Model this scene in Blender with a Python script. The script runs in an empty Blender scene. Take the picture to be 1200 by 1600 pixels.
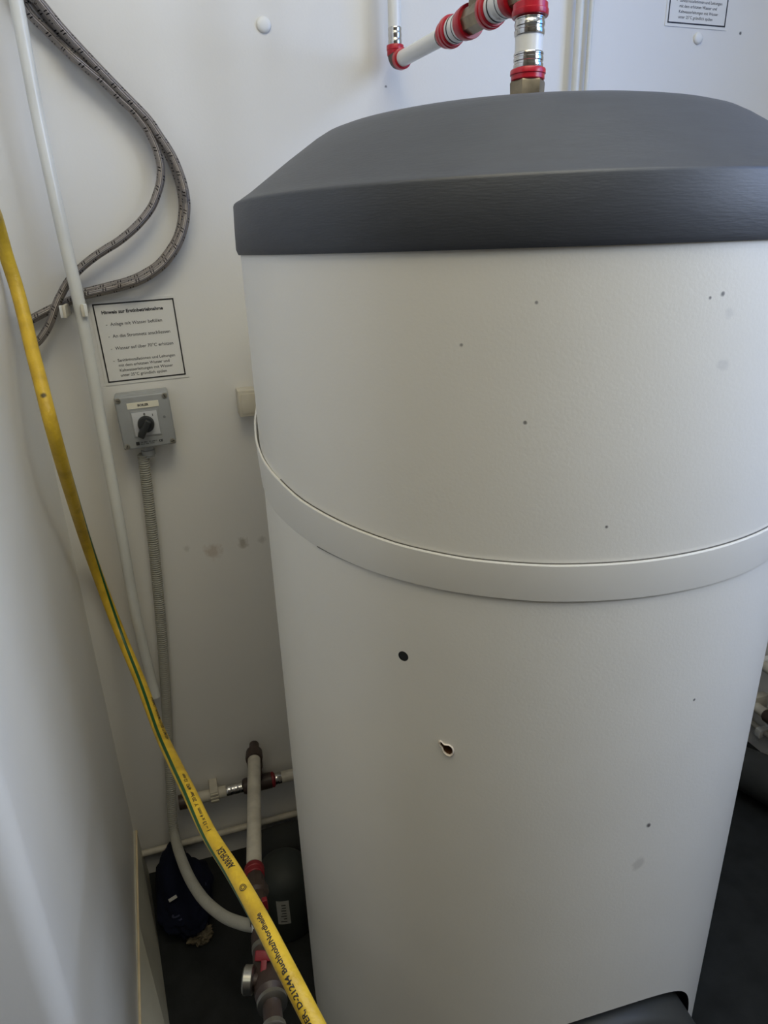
import bpy, bmesh, math, random
from mathutils import Vector, Matrix
C = bpy.context.scene.collection
PI = math.pi; R = math.radians
# ------------------------------------------------------------------ camera
# world: X runs along the back wall, Y towards the back wall, Z up; floor z=0
EYE = 1.25
F = 1063.0                                   # focal length in pixels of the 1200x1600 frame
_rt = (0.99943544, -0.03359757, 0.0)
_fw = (-0.01227438, -0.36512901, 0.93087601)
_up = (-0.03127517, -0.93035048, -0.36533526)
a17 = R(17.0)
def _w(c):                                   # camera-axes vector (x right, y down, z forward) -> world
    r = sum(_rt[i]*c[i] for i in range(3)); f = sum(_fw[i]*c[i] for i in range(3)); u = sum(_up[i]*c[i] for i in range(3))
    return Vector((r*math.cos(a17)+f*math.sin(a17), -r*math.sin(a17)+f*math.cos(a17), u))
CAM = Vector((0, 0, EYE))
cd = bpy.data.cameras.new('camera'); cam = bpy.data.objects.new('camera', cd); C.objects.link(cam)
cd.sensor_fit = 'VERTICAL'; cd.sensor_height = 36.0; cd.lens = 36.0*F/1600.0; cd.clip_start = 0.02
m = Matrix((_w((1,0,0)), _w((0,-1,0)), _w((0,0,-1)))).transposed().to_4x4(); m.translation = CAM
cam.matrix_world = m
S = bpy.context.scene; S.camera = cam
# ------------------------------------------------------------------ light and exposure
S.view_settings.view_transform = 'Standard'; S.view_settings.look = 'None'
S.view_settings.gamma = 1.0; S.view_settings.use_curve_mapping = False
S.view_settings.exposure = 0.0
w = bpy.data.worlds.new('sky'); S.world = w; w.use_nodes = True
w.node_tree.nodes['Background'].inputs[0].default_value = (0.62, 0.76, 1.0, 1)
w.node_tree.nodes['Background'].inputs[1].default_value = 0.15
WIN_Y0, WIN_Y1, WIN_Z0, WIN_Z1 = -0.75, 0.10, 1.30, 2.10
def area(name, loc, rot, sx, sy, watt, col):
    l = bpy.data.lights.new(name, 'AREA'); l.shape = 'RECTANGLE'; l.size = sx; l.size_y = sy; l.energy = watt; l.color = col
    o = bpy.data.objects.new(name, l); C.objects.link(o); o.location = loc; o.rotation_euler = rot; return o
WINDOW_W = 30.0
for y0, y1 in ((WIN_Y0+.03, -0.345), (-0.305, WIN_Y1-.03)):          # daylight through the two panes
    area('daylight_and_fill', (1.40, (y0+y1)/2, (WIN_Z0+WIN_Z1)/2), (0, R(90), 0), WIN_Z1-WIN_Z0-.06, y1-y0, WINDOW_W/2, (0.45, 0.525, 0.68))
area('daylight_and_fill', (1.335, 0.355, 1.72), (0, R(90), 0), 0.70, 0.46, 15.0, (0.03, 0.10, 0.31))    # added blue fill that tints the upper back wall; no such pane known
area('overhead_fill', (0.5, 0.25, 2.33), (0, 0, 0), 0.6, 0.6, 30.0, (0.170, 0.170, 0.145))  # warm light from above, spread over added unseen fills tuned for brightness
area('overhead_fill', (0.15, -0.35, 2.33), (0, 0, 0), 0.6, 0.6, 30.0, (0.065, 0.062, 0.050))  # fill added to brighten the boiler front
area('overhead_fill', (0.0, 0.20, 2.33), (0, 0, 0), 0.6, 0.6, 30.0, (0.175, 0.150, 0.095))  # fill added for the jacket's left side and the left wall
area('overhead_fill', (-0.8, -0.60, 2.33), (0, 0, 0), 0.6, 0.6, 30.0, (0.07, 0.07, 0.055))  # added fill, place and strength fitted to the overall brightness

# ------------------------------------------------------------------ projection helpers (measurements -> places)
def ray(x, y): return _w((x-600, y-800, F))
def on_wall(x, y, off=0.0):                  # point at distance off in front of the back wall
    r = ray(x, y); return CAM + r*((1.2-off)/r.y)
def on_z(x, y, z): r = ray(x, y); return CAM + r*((z-EYE)/r.z)
def on_x(x, y, s): r = ray(x, y); return CAM + r*(s/r.x)
def at(x, y, d): return CAM + ray(x, y).normalized()*d

# ------------------------------------------------------------------ materials
def mat(name, col, rough=0.5, metal=0.0, noise=0.0, nscale=20.0, bump=0.0, bscale=200.0, spec=0.5, col2=None, stretch=None):
    mt = bpy.data.materials.new(name); mt.use_nodes = True; nt = mt.node_tree; b = nt.nodes['Principled BSDF']
    b.inputs['Base Color'].default_value = (*col, 1); b.inputs['Roughness'].default_value = rough
    b.inputs['Metallic'].default_value = metal; b.inputs['Specular IOR Level'].default_value = spec
    tc = nt.nodes.new('ShaderNodeTexCoord'); src = tc.outputs['Object']
    if stretch:
        mp = nt.nodes.new('ShaderNodeMapping'); mp.inputs['Scale'].default_value = stretch; nt.links.new(src, mp.inputs[0]); src = mp.outputs[0]
    if noise:
        n = nt.nodes.new('ShaderNodeTexNoise'); n.inputs['Scale'].default_value = nscale; n.inputs['Detail'].default_value = 5
        nt.links.new(src, n.inputs['Vector'])
        mx = nt.nodes.new('ShaderNodeMix'); mx.data_type = 'RGBA'
        c2 = col2 or tuple(max(0, v*(1-noise)) for v in col)
        mx.inputs['A'].default_value = (*col, 1); mx.inputs['B'].default_value = (*c2, 1)
        rp = nt.nodes.new('ShaderNodeMapRange'); rp.inputs['From Min'].default_value = 0.4; rp.inputs['From Max'].default_value = 0.75
        nt.links.new(n.outputs['Fac'], rp.inputs['Value']); nt.links.new(rp.outputs[0], mx.inputs['Factor'])
        nt.links.new(mx.outputs['Result'], b.inputs['Base Color'])
    if bump:
        n2 = nt.nodes.new('ShaderNodeTexNoise'); n2.inputs['Scale'].default_value = bscale; n2.inputs['Detail'].default_value = 3
        nt.links.new(src, n2.inputs['Vector'])
        bp = nt.nodes.new('ShaderNodeBump'); bp.inputs['Strength'].default_value = bump; bp.inputs['Distance'].default_value = 0.002
        nt.links.new(n2.outputs['Fac'], bp.inputs['Height']); nt.links.new(bp.outputs[0], b.inputs['Normal'])
    return mt
def spots(mt, items):
    """small stains and specks: items = (x, y, z, radius, colour, strength) in object space"""
    nt = mt.node_tree; b = nt.nodes['Principled BSDF']; tc = nt.nodes.new('ShaderNodeTexCoord')
    nz = nt.nodes.new('ShaderNodeTexNoise'); nz.inputs['Scale'].default_value = 90; nt.links.new(tc.outputs['Object'], nz.inputs['Vector'])
    for (x, y, z, r, col, k) in items:
        d = nt.nodes.new('ShaderNodeVectorMath'); d.operation = 'DISTANCE'; d.inputs[1].default_value = (x, y, z)
        nt.links.new(tc.outputs['Object'], d.inputs[0])
        ad = nt.nodes.new('ShaderNodeMath'); ad.operation = 'MULTIPLY_ADD'; ad.inputs[1].default_value = r*1.6; ad.inputs[2].default_value = -r*0.8
        nt.links.new(nz.outputs['Fac'], ad.inputs[0])
        sm = nt.nodes.new('ShaderNodeMath'); sm.operation = 'ADD'; nt.links.new(d.outputs['Value'], sm.inputs[0]); nt.links.new(ad.outputs[0], sm.inputs[1])
        mr = nt.nodes.new('ShaderNodeMapRange'); mr.inputs['From Min'].default_value = r*0.45; mr.inputs['From Max'].default_value = r*1.1
        mr.inputs['To Min'].default_value = k; mr.inputs['To Max'].default_value = 0
        nt.links.new(sm.outputs[0], mr.inputs['Value'])
        mx = nt.nodes.new('ShaderNodeMix'); mx.data_type = 'RGBA'; mx.inputs['B'].default_value = (*col, 1)
        if b.inputs['Base Color'].is_linked: nt.links.new(b.inputs['Base Color'].links[0].from_socket, mx.inputs['A'])
        else: mx.inputs['A'].default_value = b.inputs['Base Color'].default_value
        nt.links.new(mr.outputs[0], mx.inputs['Factor']); nt.links.new(mx.outputs['Result'], b.inputs['Base Color'])

M = {}
M['wall'] = mat('white wall panel', (0.78, 0.765, 0.725), 0.42, noise=0.05, nscale=3, bump=0.05, bscale=260)
M['wall_left'] = mat('white moulded panel', (0.87, 0.86, 0.83), 0.40, noise=0.05, nscale=4, bump=0.04, bscale=220)
M['plinth'] = mat('plinth', (0.60, 0.58, 0.48), 0.5, noise=0.2, nscale=9)
M['bead'] = mat('beige sealing bead', (0.80, 0.66, 0.42), 0.5, noise=0.2, nscale=30)
M['floor'] = mat('black floor mat', (0.022, 0.024, 0.024), 0.85, noise=0.4, nscale=18, bump=0.3, bscale=350, spec=0.2)
M['far'] = mat('brown grey wall', (0.20, 0.17, 0.13), 0.7)
M['ceiling'] = mat('ceiling', (0.78, 0.76, 0.70), 0.7)
M['jacket'] = mat('cream boiler jacket', (0.90, 0.875, 0.80), 0.38, noise=0.05, nscale=5, bump=0.06, bscale=320)
M['belt'] = mat('cream belt', (0.90, 0.875, 0.80), 0.36, noise=0.05, nscale=6)
M['beltedge'] = mat('dark gap line', (0.10, 0.095, 0.08), 0.7)
M['lid'] = mat('slate grey lid', (0.058, 0.063, 0.074), 0.50, noise=0.12, nscale=30, bump=0.10, bscale=110, stretch=(1, 1, 7))
M['black'] = mat('black plastic', (0.018, 0.020, 0.020), 0.5)
M['cover'] = mat('dark grey cover', (0.035, 0.037, 0.035), 0.55, noise=0.2, nscale=8)
M['brown'] = mat('rusty brown hole', (0.16, 0.07, 0.025), 0.8, noise=0.5, nscale=90)
M['foam'] = mat('pale broken foam lip', (0.80, 0.70, 0.58), 0.8, noise=0.2, nscale=150)
M['pipe'] = mat('white composite pipe', (0.78, 0.78, 0.75), 0.25, noise=0.06, nscale=12)
M['dusty'] = mat('dusty white pipe', (0.60, 0.56, 0.47), 0.5, noise=0.25, nscale=40)
M['conduit'] = mat('white conduit', (0.74, 0.74, 0.69), 0.28, noise=0.10, nscale=14)
M['greyflex'] = mat('grey corrugated conduit', (0.36, 0.35, 0.30), 0.55, noise=0.1, nscale=30)
M['red'] = mat('red plastic ring', (0.46, 0.010, 0.024), 0.28)
M['redwing'] = mat('dull red lever', (0.20, 0.008, 0.014), 0.5)
M['steel'] = mat('stainless sleeve', (0.62, 0.60, 0.56), 0.16, metal=1.0, noise=0.2, nscale=60)
M['chrome'] = mat('dull chrome', (0.45, 0.44, 0.40), 0.3, metal=1.0)
M['brass'] = mat('tarnished brass', (0.30, 0.25, 0.17), 0.36, metal=0.85, noise=0.45, nscale=50)
M['darkfit'] = mat('dark brown fitting', (0.055, 0.035, 0.028), 0.45, noise=0.3, nscale=60)
M['paper'] = mat('white sign sheet', (0.76, 0.75, 0.71), 0.45)
M['ink'] = mat('black print', (0.02, 0.02, 0.022), 0.5)
M['greybox'] = mat('grey enclosure', (0.33, 0.34, 0.34), 0.42, noise=0.08, nscale=30, bump=0.05)
M['face'] = mat('silver switch plate', (0.55, 0.56, 0.57), 0.35)
M['label'] = mat('cream label', (0.80, 0.76, 0.62), 0.5)
M['screw'] = mat('zinc screw', (0.45, 0.42, 0.34), 0.35, metal=1.0)
M['bracket'] = mat('ivory bracket', (0.66, 0.61, 0.49), 0.45, noise=0.1, nscale=30)
M['cap'] = mat('white screw cap', (0.80, 0.80, 0.77), 0.35)
M['navy'] = mat('navy cloth', (0.006, 0.008, 0.020), 0.9, spec=0.15, bump=0.4, bscale=400)
M['navyprint'] = mat('faded blue print', (0.03, 0.035, 0.07), 0.9)
M['lump'] = mat('crumpled brown paper', (0.16, 0.13, 0.08), 0.9, noise=0.6, nscale=120)
M['duct'] = mat('black foam insulation', (0.035, 0.037, 0.035), 0.85, noise=0.4, nscale=10, bump=0.3, bscale=60)
M['tank'] = mat('dark green grey tank', (0.030, 0.036, 0.032), 0.6, noise=0.2, nscale=10)
M['tag'] = mat('grey sticker', (0.40, 0.39, 0.35), 0.5, noise=0.2, nscale=90)
M['green'] = mat('dark green stripe', (0.008, 0.085, 0.022), 0.42)
M['yellow'] = mat('yellow rubber hose', (0.74, 0.49, 0.035), 0.42, noise=0.55, nscale=38, col2=(0.50, 0.31, 0.02), bump=0.35, bscale=260)
spots(M['yellow'], [(*on, 0.004, (0.03, 0.025, 0.01), 0.9) for on in (tuple(at(37, 518, 1.03)), tuple(at(68, 618, 1.0)), tuple(at(112, 795, 1.15)), tuple(at(118, 820, 1.2)))])
# braided steel hose: weave and the paired dark tracer dashes follow the hose's own UV (metres)
def braid():
    mt = mat('braided steel', (0.30, 0.275, 0.26), 0.34, metal=0.75); nt = mt.node_tree; b = nt.nodes['Principled BSDF']
    N = nt.nodes.new; L = nt.links.new
    uv = N('ShaderNodeUVMap'); sp = N('ShaderNodeSeparateXYZ'); L(uv.outputs[0], sp.inputs[0])
    def mth(op, a, bb=None, c=None):
        n = N('ShaderNodeMath'); n.operation = op
        for i, v in enumerate((a, bb, c)):
            if v is None: continue
            if isinstance(v, (int, float)): n.inputs[i].default_value = v
            else: L(v, n.inputs[i])
        return n.outputs[0]
    U, V = sp.outputs[0], sp.outputs[1]       # U 0..1 around, V metres along
    p1 = mth('SINE', mth('MULTIPLY_ADD', V, 2600.0, mth('MULTIPLY', U, 2*PI*9)))
    p2 = mth('SINE', mth('MULTIPLY_ADD', V, 2600.0, mth('MULTIPLY', U, -2*PI*9)))
    h = mth('MULTIPLY', p1, p2)
    # paired dashes: helical dark tracers, short diagonal marks every 27 mm on both sides
    out = None
    for k, (u0, sl) in enumerate(((0.0, 1.0), (0.33, -1.0), (0.66, 1.0))):
        for d in (0.0, 0.0042):
            f = mth('FRACT', mth('DIVIDE', mth('ADD', mth('MULTIPLY_ADD', U, 0.011*sl, d+0.009*k), V), 0.027))
            m1 = mth('LESS_THAN', f, 0.055)
            uu = mth('ABSOLUTE', mth('SUBTRACT', mth('FRACT', mth('ADD', U, 0.5-u0)), 0.5))
            m2 = mth('LESS_THAN', uu, 0.13)
            mm = mth('MULTIPLY', m1, m2); out = mm if out is None else mth('MAXIMUM', out, mm)
    seam = mth('LESS_THAN', mth('ABSOLUTE', mth('SUBTRACT', mth('FRACT', mth('MULTIPLY', U, 3.0)), 0.5)), 0.035)
    out = mth('MAXIMUM', out, mth('MULTIPLY', seam, 0.55))
    mx = N('ShaderNodeMix'); mx.data_type = 'RGBA'; mx.inputs['A'].default_value = (0.36, 0.325, 0.30, 1); mx.inputs['B'].default_value = (0.015, 0.012, 0.012, 1)
    L(out, mx.inputs['Factor'])
    m3 = N('ShaderNodeMix'); m3.data_type = 'RGBA'; m3.blend_type = 'MULTIPLY'; m3.inputs['B'].default_value = (0.45, 0.44, 0.43, 1)
    L(mth('MULTIPLY_ADD', h, 0.5, 0.5), m3.inputs['Factor']); L(mx.outputs['Result'], m3.inputs['A']); L(m3.outputs['Result'], b.inputs['Base Color'])
    bp = N('ShaderNodeBump'); bp.inputs['Strength'].default_value = 0.5; bp.inputs['Distance'].default_value = 0.0006; L(h, bp.inputs['Height']); L(bp.outputs[0], b.inputs['Normal'])
    return mt
M['braid'] = braid()

# ------------------------------------------------------------------ mesh helpers
def link(name, me, parent=None, mats=None):
    o = bpy.data.objects.new(name, me); C.objects.link(o)
    for mm in (mats or []): me.materials.append(mm)
    if parent: o.parent = parent
    return o
def obj(name, bm, mt, parent=None, smooth=False, auto=None):
    bmesh.ops.recalc_face_normals(bm, faces=bm.faces)
    me = bpy.data.meshes.new(name); bm.to_mesh(me); bm.free()
    ang_ = auto if auto is not None else (40 if smooth else None)
    if smooth:
        for p in me.polygons: p.use_smooth = True
        me.set_sharp_from_angle(angle=R(ang_))
    return link(name, me, parent, mt if isinstance(mt, (list, tuple)) else [mt])
def tag(o, label=None, cat=None, group=None, kind=None):
    if label: o['label'] = label
    if cat: o['category'] = cat
    if group: o['group'] = group
    if kind: o['kind'] = kind
    return o
def thing(name, loc, label, cat, group=None):
    o = bpy.data.objects.new(name, None); C.objects.link(o); o.location = loc; o.empty_display_size = .05
    return tag(o, label, cat, group)
def keep(o, parent):                         # parent without moving (parts are modelled in world space)
    o.parent = parent; o.matrix_parent_inverse = Matrix.Translation(parent.location).inverted(); return o
def box(bm, x0, x1, y0, y1, z0, z1, mtx=None, bev=0.0, seg=2):
    r = bmesh.ops.create_cube(bm, size=1.0); vs = r['verts']
    for v in vs: v.co = Vector((x0+(v.co.x+.5)*(x1-x0), y0+(v.co.y+.5)*(y1-y0), z0+(v.co.z+.5)*(z1-z0)))
    if bev:
        es = list({e for v in vs for e in v.link_edges})
        rr = bmesh.ops.bevel(bm, geom=es, offset=bev, segments=seg, profile=.5, affect='EDGES')
        vs = list({v for f in rr['faces'] for v in f.verts} | {v for v in vs if v.is_valid})
    if mtx is not None:
        for v in vs: v.co = mtx @ v.co
    return bm
def lathe(profile, p0, d, seg=40, up=None, bm=None, cap=True):
    """revolve (t, r) pairs about the axis p0 + t*d"""
    d = Vector(d).normalized(); e1 = d.orthogonal().normalized() if up is None else (Vector(up)-d*Vector(up).dot(d)).normalized(); e2 = d.cross(e1)
    bm = bm or bmesh.new(); rings = []
    for t, r in profile:
        rings.append([bm.verts.new(Vector(p0)+d*t+(e1*math.cos(2*PI*i/seg)+e2*math.sin(2*PI*i/seg))*max(r, 1e-5)) for i in range(seg)])
    for a, b in zip(rings, rings[1:]):
        for i in range(seg): bm.faces.new((a[i], a[(i+1) % seg], b[(i+1) % seg], b[i]))
    if cap: bm.faces.new(rings[0][::-1]); bm.faces.new(rings[-1])
    return bm
def catmull(pts, n):
    P = [Vector(p) for p in pts]; P = [P[0]*2-P[1]]+P+[P[-1]*2-P[-2]]; out = []
    for i in range(1, len(P)-2):
        a, b, c, d = P[i-1:i+3]
        for k in range(n):
            t = k/n; out.append(0.5*((2*b)+(c-a)*t+(2*a-5*b+4*c-d)*t*t+(3*b-a-3*c+d)*t**3))
    out.append(P[-2]); return out
def frames(path, ref=None):
    fr = []; prev = None
    for i, p in enumerate(path):
        t = (path[min(i+1, len(path)-1)]-path[max(i-1, 0)]).normalized()
        if ref is not None: e = (Vector(ref)-p); e = (e-t*e.dot(t)).normalized()
        elif prev is None: e = t.orthogonal().normalized()
        else: e = (prev-t*prev.dot(t)).normalized()
        prev = e; fr.append((p, t, e, t.cross(e)))
    return fr
def tube(name, path, rad, mt, parent=None, seg=20, ref=None, twist=None, rfun=None, matfun=None):
    fr = frames(path, ref); bm = bmesh.new(); uvl = bm.loops.layers.uv.new('UVMap'); L = [0.0]
    for a, b in zip(path, path[1:]): L.append(L[-1]+(b-a).length)
    rings = []
    for i, (p, t, e1, e2) in enumerate(fr):
        tw = twist(i) if twist else 0.0; rr = rfun(L[i]) if rfun else rad
        rings.append([bm.verts.new(p+(e1*math.cos(tw+2*PI*k/seg)+e2*math.sin(tw+2*PI*k/seg))*rr) for k in range(seg)])
    for i, (a, b) in enumerate(zip(rings, rings[1:])):
        for k in range(seg):
            f = bm.faces.new((a[k], a[(k+1) % seg], b[(k+1) % seg], b[k]))
            for lp, (u, v) in zip(f.loops, ((k, L[i]), (k+1, L[i]), (k+1, L[i+1]), (k, L[i+1]))): lp[uvl].uv = (u/seg, v)
            if matfun: f.material_index = matfun(k)
    bm.faces.new(rings[0][::-1]); bm.faces.new(rings[-1])
    return obj(name, bm, mt, parent, smooth=True, auto=60)
def text_mesh(s, size, bold=0.0, align='LEFT'):
    cu = bpy.data.curves.new('t', 'FONT'); cu.body = s; cu.size = size; cu.align_x = align; cu.resolution_u = 3; cu.offset = bold
    o = bpy.data.objects.new('t', cu); C.objects.link(o); dg = bpy.context.evaluated_depsgraph_get()
    me = bpy.data.meshes.new_from_object(o.evaluated_get(dg)); bpy.data.objects.remove(o); bpy.data.curves.remove(cu); return me
def prism(bm, poly, z0, z1):                 # plan polygon -> closed prism
    a = [bm.verts.new((x, y, z0)) for x, y in poly]; b = [bm.verts.new((x, y, z1)) for x, y in poly]; n = len(poly)
    bm.faces.new(a[::-1]); bm.faces.new(b)
    for i in range(n): bm.faces.new((a[i], a[(i+1) % n], b[(i+1) % n], b[i]))
    return bm

# ------------------------------------------------------------------ the setting
H = 2.36; XR = 1.32; YB = -1.5; XL = -1.3
def struct(name, bm, mt, smooth=False): return tag(obj(name, bm, mt, None, smooth, 50), kind='structure')
struct('floor', box(bmesh.new(), XL-.1, XR+.1, YB-.1, 1.3, -.06, 0), M['floor'])
struct('ceiling', box(bmesh.new(), XL-.1, XR+.1, YB-.1, 1.3, H, H+.06), M['ceiling'])
def wp(x, y): p = on_wall(x, y); return tuple(p)
STAIN = (0.34, 0.20, 0.07)
spots(M['wall'], [(*wp(333, 862), .016, STAIN, .35), (*wp(380, 848), .011, (0.22, .17, .09), .5), (*wp(410, 843), .008, (0.2, .17, .12), .3),
    (*wp(603, 135), .003, (0.05, .05, .05), .9), (*wp(1157, 52), .003, (0.04, .04, .04), .9), (*wp(292, 858), .007, (.25, .22, .15), .25)])
struct('wall_back', box(bmesh.new(), -.5, XR+.08, 1.2, 1.28, 0, H), M['wall'])
# left wall: runs from the back corner towards the camera and ends in a softly rounded upright edge
poly = [(-.2045, 1.2)]
for n in (1.1, 1.0, .9, .8, .7, .6): poly.append((-.205+.029*(1.2-n), n))
cx, cy, rr = -.2095, .557, .0225
for k in range(9): t = R(0-90*k/8); poly.append((cx+rr*math.cos(t), cy+rr*math.sin(t)))
poly += [(-1.3, cy-rr), (-1.3, 1.2)]
struct('wall_left', prism(bmesh.new(), poly, 0, H), M['wall_left'], smooth=True)
struct('wall_far_left', box(bmesh.new(), XL-.08, XL, YB, .56, 0, H), M['far'])
struct('wall_front', box(bmesh.new(), XL-.08, XR+.08, YB-.08, YB, 0, H), M['far'])
bm = bmesh.new()                             # right wall with the window opening
box(bm, XR, XR+.08, YB, WIN_Y0, 0, H); box(bm, XR, XR+.08, .62, 1.2, 0, H)
box(bm, XR, XR+.08, WIN_Y0, .62, 0, WIN_Z0); box(bm, XR, XR+.08, WIN_Y0, .62, WIN_Z1, H)  # opening widened past the two panes for the added blue fill
struct('wall_right', bm, M['wall'])
bm = bmesh.new()
for a in ((WIN_Y0, WIN_Y0+.03, WIN_Z0, WIN_Z1), (WIN_Y1-.03, WIN_Y1+.01, WIN_Z0, WIN_Z1), (.59, .62, WIN_Z0, WIN_Z1), (-.345, -.305, WIN_Z0, WIN_Z1),
          (WIN_Y0, .62, WIN_Z0, WIN_Z0+.03), (WIN_Y0, .62, WIN_Z1-.03, WIN_Z1)):
    box(bm, XR+.01, XR+.06, a[0], a[1], a[2], a[3])
struct('window_1', bm, M['ceiling'])
# plinth under the left wall, with the pale sealing bead along its top
bm = bmesh.new()
g0, g1 = Vector((-.2, 1.2, .125)), Vector((-.1925, .819, .089)); gd = (g1-g0)/(g1.y-g0.y)
f0, f1 = Vector((-.192, 1.2, 0)), Vector((-.157, .865, 0)); fd = (f1-f0)/(f1.y-f0.y)
def gp(y): return g0+gd*(y-1.2)
def fp(y): return f0+fd*(y-1.2)
ys = [1.2, 1.0, .8, .6]
rows = [[bm.verts.new(v) for v in (gp(y)+Vector((-.02, 0, 0)), gp(y)+Vector((.001, 0, 0)), fp(y), Vector((-.22, y, 0)))] for y in ys]
for a, b in zip(rows, rows[1:]):
    for k in range(4): bm.faces.new((a[k], a[(k+1) % 4], b[(k+1) % 4], b[k]))
bm.faces.new(rows[0]); bm.faces.new(rows[-1][::-1])
struct('baseboard_left', bm, M['plinth'])
tr = tube('trim_1', [gp(y)+Vector((.0015, 0, .001)) for y in (1.198, 1.0, .8, .6)], .0020, [M['bead']], seg=10); tag(tr, kind='structure')

# ------------------------------------------------------------------ boiler
BC = Vector((.4217, .7825, 0)); BR = .33
DZ = .05                                     # boiler heights below are measured from this base
def cyl(th, z, r=BR): t = R(th-17); return BC+Vector((math.cos(t)*r, math.sin(t)*r, z+DZ))
def lift(prof): return [(t+DZ, r) for t, r in prof]
boiler = thing('water_boiler', BC, 'tall round cream water boiler with slate grey lid and belt round its middle', 'boiler')
bm = bmesh.new()
prof = [(.03, BR-.004), (.034, BR)]+[(z, BR) for z in (.3, .6, .9, 1.1)]+[(1.206, BR)]
lathe([(.03, BR-.004), (.034, BR)]+lift(prof[2:]), (BC.x, BC.y, 0), (0, 0, 1), seg=256, bm=bm)
body = obj('jacket', bm, [M['jacket'], M['black'], M['brown'], M['foam']], smooth=True, auto=30)
def cut(target, bm, mi):
    for f in bm.faces: f.material_index = mi
    bmesh.ops.recalc_face_normals(bm, faces=bm.faces)
    me = bpy.data.meshes.new('cutter'); bm.to_mesh(me); bm.free()
    for mm in target.data.materials: me.materials.append(mm)
    c = bpy.data.objects.new('cutter', me); C.objects.link(c)
    md = target.modifiers.new('b', 'BOOLEAN'); md.operation = 'DIFFERENCE'; md.solver = 'EXACT'; md.object = c
    try: md.material_mode = 'INDEX'
    except Exception: pass
    dg = bpy.context.evaluated_depsgraph_get(); new = bpy.data.meshes.new_from_object(target.evaluated_get(dg))
    target.modifiers.clear(); old = target.data; target.data = new; bpy.data.meshes.remove(old); bpy.data.objects.remove(c)
def outward(th): t = R(th-17); return Vector((math.cos(t), math.sin(t), 0))
FT = -76.0; FZ = .137
o = outward(FT)
cut(body, lathe([(-.07, .178), (.06, .178)], cyl(FT, FZ), o, seg=72), 1)        # opening of the inspection flange
o2 = outward(-119.0); cut(body, lathe([(-.012, .0056), (.01, .0056)], cyl(-119, .815), o2, seg=28), 1)
# ragged knock hole
o3 = outward(-110.9); bm = bmesh.new(); t3 = Vector((-o3.y, o3.x, 0)); z3 = Vector((0, 0, 1)); c3 = cyl(-110.9, .7145)
shape = [(-.0065, .0062), (-.0048, .0068), (-.0022, .0042), (.0018, .0048), (.0046, .003), (.0058, -.0005), (.0054, -.0042), (.003, -.0066), (-.0002, -.0060), (-.003, -.0035), (-.0044, .0008), (-.0068, .0035)]
va = [bm.verts.new(c3-o3*.012+t3*x+z3*y) for x, y in shape]; vb = [bm.verts.new(c3+o3*.01+t3*x+z3*y) for x, y in shape]
bm.faces.new(va[::-1]); bm.faces.new(vb)
for i in range(len(va)): bm.faces.new((va[i], va[(i+1) % len(va)], vb[(i+1) % len(va)], vb[i]))
cut(body, bm, 2)
keep(body, boiler)
spots(M['jacket'], [(*cyl(-74.9, 1.1537), .0017, (.08, .08, .09), .8), (*cyl(-72.9, 1.156), .0024, (.08, .08, .09), .8), (*cyl(-99.8, 1.0605), .0018, (.1, .1, .1), .8),
    (*cyl(-86.9, .9665), .0022, (.08, .08, .08), .9), (*cyl(-71.1, 1.0999), .006, (.45, .45, .46), .22), (*cyl(-71.3, 1.1404), .005, (.45, .45, .46), .2),
    (*cyl(-72.3, .607), .0035, (.06, .05, .05), .9), (*cyl(-73.4, .5535), .009, (.35, .33, .29), .3), (*cyl(-109, 1.123), .0018, (.1, .1, .1), .7),
    (*cyl(-99, 1.155), .0016, (.12, .12, .12), .7), (*cyl(-66, .76), .0018, (.06, .06, .06), .9)])
# pale torn lip around the knock hole
bm = bmesh.new(); lip = [Vector(c3+o3*.0004+t3*(x*1.0)+z3*(y*1.0)) for x, y in shape]
n = len(lip); ra = [bm.verts.new(cc) for cc in lip]; rb = [bm.verts.new(c3+o3*.0012+(p-c3)*1.22) for p in lip]; rc = [bm.verts.new(c3-o3*.0004+(p-c3)*1.38) for p in lip]
for i in range(n):
    j = (i+1) % n
    bm.faces.new((ra[i], ra[j], rb[j], rb[i])); bm.faces.new((rb[i], rb[j], rc[j], rc[i]))
keep(obj('torn_lip', bm, M['foam'], smooth=True, auto=60), boiler)['label'] = 'pale torn rim of the small knock hole'
keep(obj('hole_plug', lathe([(-.010, .0052), (-.0012, .0052), (-.0006, .0046)], cyl(-119, .815), o2, seg=28), M['black'], smooth=True), boiler)['label'] = 'round black plug'
# inspection cover standing proud of the opening
cov = keep(obj('flange_cover', lathe([(-.066, .168), (.000, .168), (.008, .166), (.014, .160), (.017, .152), (.018, .02)], cyl(FT, FZ-.004), o, seg=96), M['cover'], smooth=True), boiler)
cov['label'] = 'dark grey round cover standing out of the opening at the foot'
bm = lathe([(.0181, .128), (.0195, .127), (.0195, .124), (.0181, .123)], cyl(FT, FZ-.004), o, seg=96, cap=False); s_ = obj('cover_seam', bm, M['black'], smooth=True)
s_.parent = cov; s_.matrix_parent_inverse = (cov.matrix_parent_inverse.copy()).inverted() @ Matrix.Identity(4) if False else Matrix.Identity(4)
# lid
prof = [(1.196, .325), (1.1945, .3325), (1.2, .3345), (1.222, .3338), (1.2430, .3328), (1.2450, .3320), (1.2462, .3304), (1.2478, .3270), (1.2560, .3130),
        (1.2850, .2690), (1.3050, .2370), (1.3110, .2255), (1.3143, .2150), (1.3168, .2030), (1.3218, .165), (1.3275, .125), (1.3330, .08), (1.3362, .04), (1.3378, .0)]
bm = lathe(lift(prof), (BC.x, BC.y, 0), (0, 0, 1), seg=256)
for v in bm.verts: v.co.x -= .075*max(0.0, v.co.z-1.296)       # the crown sits a few millimetres off centre
keep(obj('lid', bm, M['lid'], smooth=True, auto=50), boiler)
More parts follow.
